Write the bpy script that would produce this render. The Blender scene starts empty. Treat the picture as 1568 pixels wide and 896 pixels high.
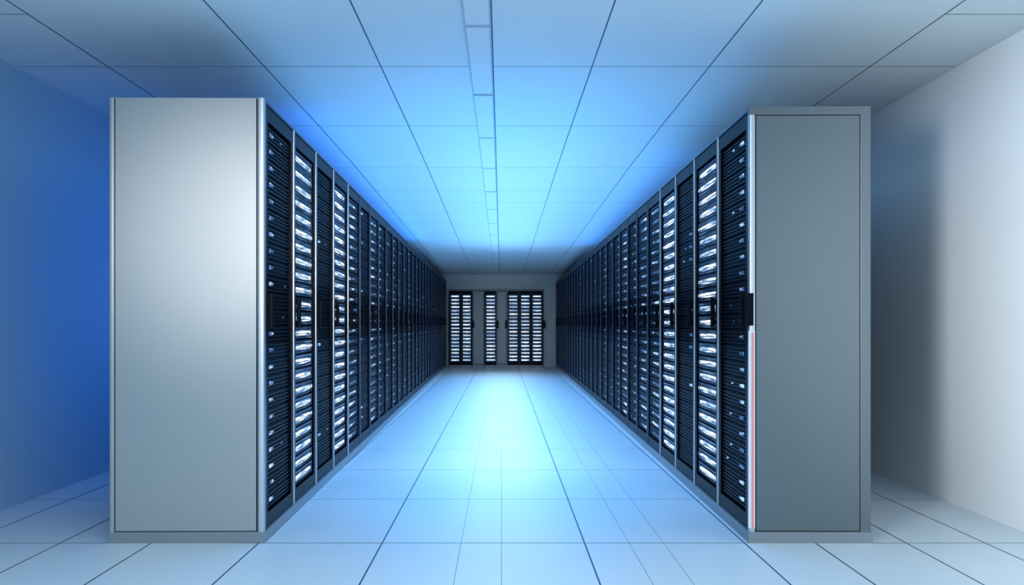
import bpy, math, random
from mathutils import Vector
random.seed(4)
sc = bpy.context.scene
sc.view_settings.view_transform = 'Standard'
F = 1373.0
CAMH = 1.08

# ---------------------------------------------------------------- materials
def mat(name, col, rough=0.5, metal=0.0, var=0.0, scale=(1, 1, 1), spec=0.5, bump=0.0):
    m = bpy.data.materials.new(name); m.use_nodes = True
    nt = m.node_tree; b = nt.nodes['Principled BSDF']
    b.inputs['Base Color'].default_value = (*col, 1)
    b.inputs['Roughness'].default_value = rough
    b.inputs['Metallic'].default_value = metal
    b.inputs['Specular IOR Level'].default_value = spec
    if var > 0:
        tc = nt.nodes.new('ShaderNodeTexCoord'); mp = nt.nodes.new('ShaderNodeMapping')
        mp.inputs['Scale'].default_value = scale
        nz = nt.nodes.new('ShaderNodeTexNoise'); nz.inputs['Scale'].default_value = 3
        nz.inputs['Detail'].default_value = 4
        rp = nt.nodes.new('ShaderNodeValToRGB')
        rp.color_ramp.elements[0].color = (*[c * (1 - var) for c in col], 1)
        rp.color_ramp.elements[1].color = (*[min(1, c * (1 + var)) for c in col], 1)
        nt.links.new(tc.outputs['Object'], mp.inputs['Vector'])
        nt.links.new(mp.outputs['Vector'], nz.inputs['Vector'])
        nt.links.new(nz.outputs['Fac'], rp.inputs['Fac'])
        nt.links.new(rp.outputs['Color'], b.inputs['Base Color'])
    return m

def emis(name, c0, c1, strength, scale=(1, 9, 45), lo=0.38, hi=0.62, base=0.05):
    m = bpy.data.materials.new(name); m.use_nodes = True
    m.cycles.emission_sampling = 'NONE'
    nt = m.node_tree; b = nt.nodes['Principled BSDF']
    b.inputs['Base Color'].default_value = (0.03, 0.05, 0.08, 1)
    b.inputs['Roughness'].default_value = 0.4
    g = nt.nodes.new('ShaderNodeNewGeometry'); mp = nt.nodes.new('ShaderNodeMapping')
    mp.inputs['Scale'].default_value = scale
    nz = nt.nodes.new('ShaderNodeTexNoise'); nz.inputs['Scale'].default_value = 1
    nz.inputs['Detail'].default_value = 2
    rp = nt.nodes.new('ShaderNodeValToRGB')
    rp.color_ramp.elements[0].position = lo; rp.color_ramp.elements[1].position = hi
    rp.color_ramp.elements[0].color = (*[c * base for c in c0], 1)
    rp.color_ramp.elements[1].color = (*c1, 1)
    e = rp.color_ramp.elements.new((lo + hi) / 2); e.color = (*[c * 0.5 for c in c0], 1)
    nt.links.new(g.outputs['Position'], mp.inputs['Vector'])
    nt.links.new(mp.outputs['Vector'], nz.inputs['Vector'])
    nt.links.new(nz.outputs['Fac'], rp.inputs['Fac'])
    nt.links.new(rp.outputs['Color'], b.inputs['Emission Color'])
    b.inputs['Emission Strength'].default_value = strength
    return m

M = {
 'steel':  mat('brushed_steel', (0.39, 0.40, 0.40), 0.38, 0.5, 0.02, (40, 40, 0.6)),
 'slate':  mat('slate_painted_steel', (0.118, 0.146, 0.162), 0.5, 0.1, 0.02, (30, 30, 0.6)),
 'trim':   mat('satin_aluminium_trim', (0.55, 0.58, 0.62), 0.3, 0.8, 0.03, (4, 4, 20)),
 'post':   mat('door_post_shaded', (0.09, 0.13, 0.20), 0.34, 0.8, 0.03, (4, 4, 20)),  # darker copy of the silver posts, shade put into the colour
 'plinth': mat('plinth_grey', (0.24, 0.27, 0.30), 0.45, 0.2, 0.03),
 'black':  mat('black_powder_coat', (0.0015, 0.003, 0.007), 0.4, 0.0, 0.2, (20, 20, 20), 0.07),
 'chassis':mat('server_chassis', (0.0015, 0.003, 0.008), 0.5, 0.0, 0.2, (5, 5, 40), 0.07),
 'louver': mat('louver_dark_blue', (0.002, 0.005, 0.014), 0.45, 0.0, 0.2, (5, 5, 40), 0.10),
 'bezel':  mat('server_bezel_blue', (0.03, 0.07, 0.14), 0.35, 0.5, 0.2, (5, 20, 40)),
 'groove': mat('groove_dark', (0.02, 0.025, 0.035), 0.6),
 'bright': emis('led_panel_bright', (0.30, 0.55, 0.92), (0.85, 0.95, 1.0), 1.7, (1, 6, 70), lo=0.32, hi=0.56, base=0.3),
 'glow':   emis('led_panel_soft', (0.05, 0.14, 0.34), (0.2, 0.4, 0.72), 0.55, (1, 4, 60), lo=0.3, hi=0.68, base=0.15),
 'medium': emis('led_panel_medium', (0.08, 0.24, 0.55), (0.6, 0.82, 1.0), 1.0, (1, 4, 24), lo=0.38, hi=0.64, base=0.05),
 'dot':    emis('led_dot', (0.10, 0.3, 0.75), (0.5, 0.75, 1.0), 1.0, scale=(3, 12, 30), lo=0.38, hi=0.64, base=0.05),
 'whiteled': emis('white_led_strip', (0.50, 0.74, 1.0), (0.55, 0.78, 1.0), 0.85, base=0.9, scale=(1, 1, 3), lo=0.1, hi=0.3),
 'redled': emis('red_led_strip', (0.80, 0.26, 0.21), (0.80, 0.26, 0.21), 0.8, base=0.95, scale=(1, 1, 3), lo=0.1, hi=0.3),
}
ORDER = list(M.keys()); IDX = {k: i for i, k in enumerate(ORDER)}

class B:
    def __init__(s): s.v = []; s.f = []; s.m = []
    def box(s, x0, x1, y0, y1, z0, z1, m):
        n = len(s.v)
        s.v += [(x0,y0,z0),(x1,y0,z0),(x1,y1,z0),(x0,y1,z0),(x0,y0,z1),(x1,y0,z1),(x1,y1,z1),(x0,y1,z1)]
        for q in [(0,3,2,1),(4,5,6,7),(0,1,5,4),(1,2,6,5),(2,3,7,6),(3,0,4,7)]:
            s.f.append([n+i for i in q]); s.m.append(IDX[m])
    def blade(s, x0, x1, y0, y1, zc, h0, h1, rise, m):
        # tapered, slightly raked light bar
        n = len(s.v)
        za, zb = zc - rise/2, zc + rise/2
        s.v += [(x0,y0,za-h0/2),(x1,y0,za-h0/2),(x1,y1,zb-h1/2),(x0,y1,zb-h1/2),
                (x0,y0,za+h0/2),(x1,y0,za+h0/2),(x1,y1,zb+h1/2),(x0,y1,zb+h1/2)]
        for q in [(0,3,2,1),(4,5,6,7),(0,1,5,4),(1,2,6,5),(2,3,7,6),(3,0,4,7)]:
            s.f.append([n+i for i in q]); s.m.append(IDX[m])
    def rbox(s, x0, x1, y0, y1, z0, z1, r, m, seg=5):
        # vertical bar with rounded vertical edges
        n = len(s.v); pts = []
        for cx, cy, a in [(x1-r,y0+r,-90),(x1-r,y1-r,0),(x0+r,y1-r,90),(x0+r,y0+r,180)]:
            for k in range(seg+1):
                t = math.radians(a + 90*k/seg); pts.append((cx+r*math.cos(t), cy+r*math.sin(t)))
        N = len(pts)
        s.v += [(p[0],p[1],z0) for p in pts] + [(p[0],p[1],z1) for p in pts]
        for i in range(N):
            j = (i+1) % N; s.f.append([n+i,n+j,n+N+j,n+N+i]); s.m.append(IDX[m])
        s.f.append([n+N+i for i in range(N)]); s.m.append(IDX[m])
        s.f.append([n+i for i in reversed(range(N))]); s.m.append(IDX[m])
    def mesh(s, name, mirror=False):
        v, f = s.v, s.f
        if mirror:
            v = [(-a,b,c) for a,b,c in v]; f = [q[::-1] for q in f]
        me = bpy.data.meshes.new(name); me.from_pydata(v, [], f)
        for k in ORDER: me.materials.append(M[k])
        me.polygons.foreach_set('material_index', s.m); me.update()
        return me

def obj(name, me, loc=(0,0,0), rz=0):
    o = bpy.data.objects.new(name, me); o.location = loc; o.rotation_euler[2] = rz
    sc.collection.objects.link(o); return o

def rack(kind, W, H, D, end=None, n=23, handle=True, seed=0, pm='post'):
    rnd = random.Random(seed)
    b = B()
    ov = 0.012
    b.box(-D, ov, 0, W, 0, 0.055, 'plinth')
    b.box(-D, -0.03, 0.0, 0.014, 0.055, H, 'black')
    b.box(-D, -0.03, W-0.014, W, 0.055, H, 'black')
    b.box(-D, -D+0.02, 0.014, W-0.014, 0.055, H, 'black')
    b.box(-D+0.02, -0.03, 0.014, W-0.014, H-0.02, H, 'slate')
    b.box(-0.03, 0.003, 0, W, H-0.010, H, 'post')
    b.box(-0.03, 0.002, 0, W, H-0.018, H-0.010, 'black')
    # silver boundary post; shade is put into the colour of far ones
    pw = 0.017 if W > 0.4 else 0.010
    b.rbox(-0.03, 0.007, 0, pw, 0.055, H-0.010, 0.006, pm)
    st = 0.05 if W > 0.4 else 0.018
    z0, z1 = 0.055, H-0.018
    y0, y1 = pw+st, W-st
    b.box(-0.03, 0, pw+0.002, y0, z0+0.004, z1-0.004, 'black')
    b.box(-0.03, 0, y1, W-0.002, z0+0.004, z1-0.004, 'black')
    b.box(-0.03, 0, y0, y1, z0+0.004, z0+0.075, 'black')
    b.box(-0.03, 0, y0, y1, z1-0.075, z1-0.004, 'black')
    a, c = z0+0.085, z1-0.085
    p = (c-a)/n
    b.box(-0.05, -0.03, y0, y1, a-0.01, c+0.01, 'chassis')
    for i in range(n):
        zz = a+i*p
        b.box(-D*0.7, -0.018, y0+0.004, y1-0.004, zz+0.003, zz+p-0.003, 'chassis')
        w = y1-y0
        if kind in ('bright', 'medium'):
            e = kind
            b.box(-0.018, -0.008, y0+0.006, y1-0.006, zz+p*0.88, zz+p*0.93, 'bezel')
            b.box(-0.018, -0.013, y0+0.01, y1-0.01, zz+p*0.08, zz+p*0.84, 'glow' if kind=='bright' else 'louver')
            zc = zz+p*0.45
            if kind == 'bright':
                f0 = y0+0.02; fm = y0+w*rnd.uniform(0.4,0.6); f1 = y1-w*rnd.uniform(0.03,0.12)
                b.blade(-0.013, -0.009, f0, fm, zc+p*0.01, p*0.24, p*0.34, -p*0.02, e)
                b.blade(-0.013, -0.009, fm, f1, zc+p*0.01, p*0.34, p*0.20, p*0.03, e)
                b.blade(-0.012, -0.0085, f0+w*0.05, f1-w*0.1, zc-p*0.05, p*0.05, p*0.05, p*0.01, 'chassis')
            else:
                f0 = y0+w*rnd.uniform(0.08,0.2); f1 = y1-w*rnd.uniform(0.2,0.35)
                b.blade(-0.013, -0.009, f0, f1, zc, p*0.28, p*0.14, p*0.06, e)
            for k in range(2):
                zk = zz+p*(0.14+0.56*k)
                b.box(-0.013, -0.0085, y0+0.012, y1-0.012, zk, zk+p*0.05, 'chassis')
            b.box(-0.013, -0.006, y1-w*0.12, y1-w*0.10, zz+p*0.15, zz+p*0.75, 'bezel')
        else:
            for k in range(4):
                zk = zz+p*(0.08+0.23*k)
                b.box(-0.018, -0.010, y0+0.005, y1-0.005, zk, zk+p*0.09, 'louver')
            if kind == 'dim' or (kind == 'dark' and rnd.random() < 0.2):
                yy = y0+w*0.14
                b.blade(-0.012, -0.005, yy, yy+w*0.13, zz+p*0.5, p*0.24, p*0.12, 0, 'dot')
                if rnd.random() < 0.3:
                    yy = y0+w*rnd.uniform(0.4,0.8)
                    b.box(-0.012, -0.007, yy, yy+w*0.05, zz+p*0.46, zz+p*0.54, 'dot')
    if handle:
        hy = pw+0.008
        b.rbox(0.014, 0.036, hy, hy+0.03, 1.065, 1.235, 0.006, 'black')
        b.box(0, 0.02, hy+0.004, hy+0.026, 1.08, 1.105, 'black')
        b.box(0, 0.02, hy+0.004, hy+0.026, 1.195, 1.22, 'black')
        b.box(0, 0.004, hy-0.003, hy+0.033, 1.04, 1.26, 'black')
    if end == 'L':
        b.box(-D, 0.012, -0.03, 0, 0, 0.055, 'plinth')
        b.box(-D+0.004, 0.004, -0.012, 0, 0.055, H-0.002, 'groove')
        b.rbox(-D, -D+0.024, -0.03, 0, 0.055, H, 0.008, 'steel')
        b.rbox(-0.028, 0.008, -0.032, 0, 0.055, H, 0.013, 'trim', 7)
        b.box(-D+0.030, -0.034, -0.027, -0.012, 0.06, H-0.003, 'steel')
        b.box(-D+0.024, -0.028, -0.026, 0, H-0.0025, H, 'steel')
    if end == 'R':
        b.box(-D-0.006, 0.012, -0.034, 0, 0, 0.055, 'plinth')
        b.box(-D+0.004, 0.004, -0.012, 0, 0.055, H-0.002, 'groove')
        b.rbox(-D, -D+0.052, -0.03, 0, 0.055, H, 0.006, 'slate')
        b.rbox(-0.024, 0.008, -0.03, 0, 0.055, H-0.04, 0.010, 'trim', 7)
        b.box(-D+0.056, -0.028, -0.026, -0.012, 0.06, H-0.044, 'slate')
        b.box(-D+0.052, 0.006, -0.030, 0, H-0.040, H, 'slate')
        b.rbox(-0.020, 0.012, -0.034, -0.028, 0.075, 1.05, 0.002, 'whiteled')
        b.rbox(-0.013, -0.001, -0.038, -0.033, 0.075, 1.04, 0.002, 'redled')
        # the black handle overlaps the front corner post
        b.rbox(-0.012, 0.030, -0.040, -0.005, 1.075, 1.235, 0.006, 'black')
    return b

W = 0.65; NR = 28
LX, RX, Y0 = -1.18, 1.232, 4.46
LD, RD = 0.756, 0.592
LH, RH = 2.20, 2.157
rzL = math.atan((1.40-1.18)/18.2); rzR = -math.atan((1.375-1.232)/18.2)
patL = ['dim','bright','dark','bright','medium','dark','medium','dim','dark','dim','dark','dark','dim','dark']
patR = ['dim','bright','dark','bright','medium','medium','dim','medium','dim','dark','dim','dark','dark','dark']
cache = {}
def get(side, kind, end, var, pm):
    k = (side, kind, end, var, pm)
    if k not in cache:
        H, D = (LH, LD) if side == 'L' else (RH, RD)
        cache[k] = rack(kind, W, H, D, end, seed=len(cache), pm=pm).mesh('server_rack_mesh', mirror=(side == 'R'))
    return cache[k]
for side, X, rz, pat in (('L', LX, rzL, patL), ('R', RX, rzR, patR)):
    for i in range(NR):
        kind = pat[i] if i < len(pat) else random.choice(['dim','dark','dark','dark'])
        me = get(side, kind, side if i == 0 else None, i % 2, 'trim' if 0 < i < 5 else 'post')  # near posts stay light, farther ones take the shaded copy
        d = i*W
        loc = (X - math.sin(rz)*d, Y0 + math.cos(rz)*d, 0)
        obj('server_rack', me, loc, rz)

# ---------------------------------------------------------------- room shell
WL, WR, YB, YF = -2.90, 2.72, 22.85, -2.5
C0 = CAMH+1.54
def CZ(y): return C0 if y < 8 else C0 - 0.26*(y-8)/(YB-8)

def grid_surface(name, xs, ys, zf, gap, tile_m, gap_m, sgn, extra=None, thin={}):
    v=[]; f=[]; mi=[]
    def quad(x0,x1,y0,y1,off,m):
        n=len(v)
        P=[(x0,y0,zf(y0)+off),(x1,y0,zf(y0)+off),(x1,y1,zf(y1)+off),(x0,y1,zf(y1)+off)]
        if sgn<0: P=P[::-1]
        v.extend(P); f.append([n,n+1,n+2,n+3]); mi.append(m)
    for a in range(len(xs)-1):
        yy = list(ys)
        if extra: yy = sorted(set(yy + extra(a)))
        ga = thin.get(xs[a], gap)/2; gb = thin.get(xs[a+1], gap)/2
        for c in range(len(yy)-1):
            quad(xs[a]+ga, xs[a+1]-gb, yy[c]+gap/2, yy[c+1]-gap/2, 0, 0)
    ys2 = sorted(set(list(ys)))
    for c in range(len(ys2)-1):
        quad(xs[0]-0.05, xs[-1]+0.05, ys2[c], ys2[c+1], -0.004*sgn, 1)
    me=bpy.data.meshes.new(name); me.from_pydata(v,[],f)
    me.materials.append(tile_m); me.materials.append(gap_m)
    me.polygons.foreach_set('material_index', mi); me.update()
    return obj(name, me)

m_floor = mat('raised_floor_tile', (0.66, 0.76, 0.83), 0.42, 0, 0.02, (1,1,1), 0.35)
m_fgap = mat('floor_joint_and_reflection', (0.05, 0.12, 0.24), 0.6)  # also colours the thin lines drawn as reflections
m_ceil = mat('ceiling_panel', (0.69, 0.77, 0.81), 0.8, 0, 0.015, (1,1,1), 0.1)
m_cgap = mat('ceiling_joint', (0.04, 0.10, 0.20), 0.7)
m_wall = mat('painted_wall', (0.81, 0.85, 0.88), 0.8, 0, 0.015, (.5,.5,.5), 0.2)
m_lwall = mat('left_wall_blue', (0.36, 0.57, 0.74), 0.8, 0, 0.015, (.5,.5,.5), 0.2)  # bluer and darker base colour than the right wall
m_bwall = mat('back_wall_paint', (0.62, 0.66, 0.67), 0.6, 0, 0.02)

fx = [WL, -2.66, -2.18, -1.73, -1.2, -0.59, -0.2, 0.0, 0.41, 0.63, 0.80, 1.2, 1.55, 2.0, 2.39, WR]
fthin = {-0.2:0.002, 0.0:0.002, 0.63:0.002, 0.80:0.002, WL:0, WR:0}  # thin inner lines are ceiling-light reflections drawn as gaps
fy = [4.43-1.11*k for k in range(6,0,-1)] + [4.43+1.11*k for k in range(0,17)]
fy = [YF] + [y for y in fy if YF < y < YB-0.2] + [YB]
grid_surface('floor', fx, fy, lambda y: 0.0, 0.0075, m_floor, m_fgap, 1, thin=fthin)

def solve(px):
    a,b=1.0,60.0
    for _ in range(50):
        m=(a+b)/2
        if (CZ(m)-CAMH)*F/m > px: a=m
        else: b=m
    return a
cy = [solve(p) for p in (395,304,240,205,187,171,154)]
while cy[-1] < YB-1.3: cy.append(cy[-1]+1.15)
cy = [YF, 0.4, 2.3] + cy + [YB]
cx = [WL, -2.35, -1.415, -0.72, -0.05, 0.54, 1.24, 2.20, WR]
grid_surface('ceiling', cx, sorted(cy), CZ, 0.0075, m_ceil, m_cgap, -1,
             extra=lambda a: [4.45] if a in (0,7) else [], thin={WL:0, WR:0})

def slab(name, x0,x1,y0,y1,z0,z1,m):
    v=[(x0,y0,z0),(x1,y0,z0),(x1,y1,z0),(x0,y1,z0),(x0,y0,z1),(x1,y0,z1),(x1,y1,z1),(x0,y1,z1)]
    f=[(0,3,2,1),(4,5,6,7),(0,1,5,4),(1,2,6,5),(2,3,7,6),(3,0,4,7)]
    me=bpy.data.meshes.new(name); me.from_pydata(v,[],f); me.materials.append(m)
    return obj(name, me)
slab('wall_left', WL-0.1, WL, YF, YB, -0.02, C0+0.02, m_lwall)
slab('wall_right', WR, WR+0.1, YF, YB, -0.02, C0+0.02, m_wall)
slab('wall_back', WL-0.1, WR+0.1, YB, YB+0.1, -0.02, C0+0.02, m_bwall)

# ceiling luminaire channel: shallow trays with diffusers along the ceiling
m_tray = mat('luminaire_tray', (0.46,0.55,0.64), 0.8, 0.0, 0.03, spec=0.1)
m_diff = mat('luminaire_diffuser', (0.71,0.78,0.82), 0.8, 0, 0.02, spec=0.1)
v=[];f=[];mi=[]
def seg(x0,x1,y0,y1,d0,d1,m):
    n=len(v)
    for z in (d0,d1):
        v.extend([(x0,y0,CZ(y0)-z),(x1,y0,CZ(y0)-z),(x1,y1,CZ(y1)-z),(x0,y1,CZ(y1)-z)])
    for q in [(0,1,2,3),(7,6,5,4),(4,5,1,0),(5,6,2,1),(6,7,3,2),(7,4,0,3)]:
        f.append([n+i for i in q]); mi.append(m)
y=0.50
k=0
while y < YB-1.3:
    L = 1.35
    seg(-0.19,-0.055,y,y+L,0.002,0.012,1)
    seg(-0.182,-0.063,y+0.012,y+L-0.03,0.012,0.014,0)
    y += L+0.012 if k%3 else L+0.03
    k+=1
me=bpy.data.meshes.new('ceiling_light_strip'); me.from_pydata(v,[],f)
me.materials.append(m_diff); me.materials.append(m_tray); me.polygons.foreach_set('material_index',mi)
obj('ceiling_light_strip', me)

# ---------------------------------------------------------------- far wall cabinets
px = 22.55/F
for k,(x0,x1,hd) in enumerate([(-80,-63,0),(-62,-45.5,1),(-26,-8,1),(9,26.5,2),(27.5,44.5,0),(45.5,63,1)]):
    b = rack('bright', (x1-x0)*px, 1.94, 0.24, None, n=19, handle=False, seed=40+k)
    w=(x1-x0)*px
    if hd==1: b.rbox(0.01,0.05,w+0.008,w+0.055,1.0,1.16,0.01,'black'); b.box(-0.03,0.012,w,w+0.06,0.98,1.18,'groove')
    if hd==2: b.rbox(0.01,0.05,-0.055,-0.008,1.0,1.16,0.01,'black'); b.box(-0.03,0.012,-0.06,0,0.98,1.18,'groove')
    me = b.mesh('wall_cabinet_mesh')
    obj('server_cabinet', me, (x0*px, YB-0.245, 0), -math.pi/2)
for x0,x1 in ((-44.5,-27),(-7,8)):
    b=B()
    b.box(x0*px, x1*px, YB-0.20, YB-0.02, 0.055, 1.94, 'slate')
    b.box(x0*px+0.02, x1*px-0.02, YB-0.206, YB-0.20, 0.09, 1.9, 'plinth')
    b.box(x0*px, x1*px, YB-0.21, YB-0.02, 0, 0.055, 'plinth')
    obj('service_cabinet', b.mesh('service_cabinet_mesh'))

# ---------------------------------------------------------------- lights
def area(name, loc, rot, sx, sy, P, col, spread=180):
    l = bpy.data.lights.new(name,'AREA'); l.shape='RECTANGLE'; l.size=sx; l.size_y=sy
    l.energy=P; l.color=col; l.spread=math.radians(spread)
    o=bpy.data.objects.new(name,l); o.location=loc; o.rotation_euler=[math.radians(a) for a in rot]
    sc.collection.objects.link(o); return o
def spot(name, loc, tgt, P, col, ang, blend=1.0, r=0.3):
    l = bpy.data.lights.new(name,'SPOT'); l.energy=P; l.color=col; l.spot_size=math.radians(ang); l.spot_blend=blend; l.shadow_soft_size=r
    o=bpy.data.objects.new(name,l); o.location=loc
    o.rotation_euler=(Vector(tgt)-Vector(loc)).to_track_quat('-Z','Y').to_euler()
    sc.collection.objects.link(o); return o

area('aisle_up_fill', (0.0,10.8,1.30), (180,0,0), 1.5, 10.4, 118, (0.10,0.45,1.0))  # added floating area light that turns the ceiling blue, no fixture
area('aisle_up_fill', (0.15,12,1.31), (180,0,0), 0.6, 9, 24, (0.6,0.8,1.0))  # second added light, pales the middle of the ceiling
area('aisle_down_fill', (0.0,11.8,1.0), (0,0,0), 1.9, 14, 125, (0.09,0.43,1.0))  # added unseen light hanging in the aisle to brighten the floor
area('aisle_down_fill', (0.0,13.3,0.9), (0,0,0), 0.8, 14, 62, (0.65,0.86,1.0))  # added paler light for the middle of the floor
area('rack_top_fill', (-1.42,10.7,2.25), (180,0,0), 0.2, 8.6, 17, (0.01,0.18,1.0))  # added for the deep blue ceiling band, no fixture on the racks
area('rack_top_fill', (1.5,11.8,2.22), (180,0,0), 0.2, 8, 9, (0.02,0.24,1.0))  # weaker added blue light above the right row
area('left_wall_blue_fill', (-2.1,7.4,1.25), (0,90,0), 1.7, 4.2, 15, (0.02,0.25,1.0))  # added behind the left row to turn the wall blue
area('overhead_fill', (0,0.6,2.55), (0,0,0), 3.0, 4.5, 90, (0.84,0.95,1.0))  # added out of view to brighten the near end of the room
spot('panel_highlight_fill', (-0.5,0.4,1.9), (-1.38,4.43,1.55), 780, (1,0.99,0.97), 21)  # added out of view to make the highlight on the left panel
spot('right_wall_fill', (-0.6,1.3,1.6), (2.72,3.9,1.3), 740, (0.95,0.985,1.0), 50)  # added to brighten the right wall outside the rack's shadow
spot('back_wall_fill', (0.0,17,1.15), (0,22.8,1.0), 110, (0.85,0.95,1.0), 40, r=0.0)  # added in mid-aisle to lift the back wall, no fixture there

w = bpy.data.worlds.new('World'); sc.world = w; w.use_nodes=True
w.node_tree.nodes['Background'].inputs[0].default_value=(0.74,0.91,1.0,1)
w.node_tree.nodes['Background'].inputs[1].default_value=1.85

cam = bpy.data.cameras.new('camera'); co = bpy.data.objects.new('camera', cam)
co.location=(0,0,CAMH); co.rotation_euler=(math.pi/2,0,0)
cam.sensor_width=36; cam.lens=36*F/1568; cam.shift_x=16/1568; cam.shift_y=49/1568
sc.collection.objects.link(co); sc.camera=co
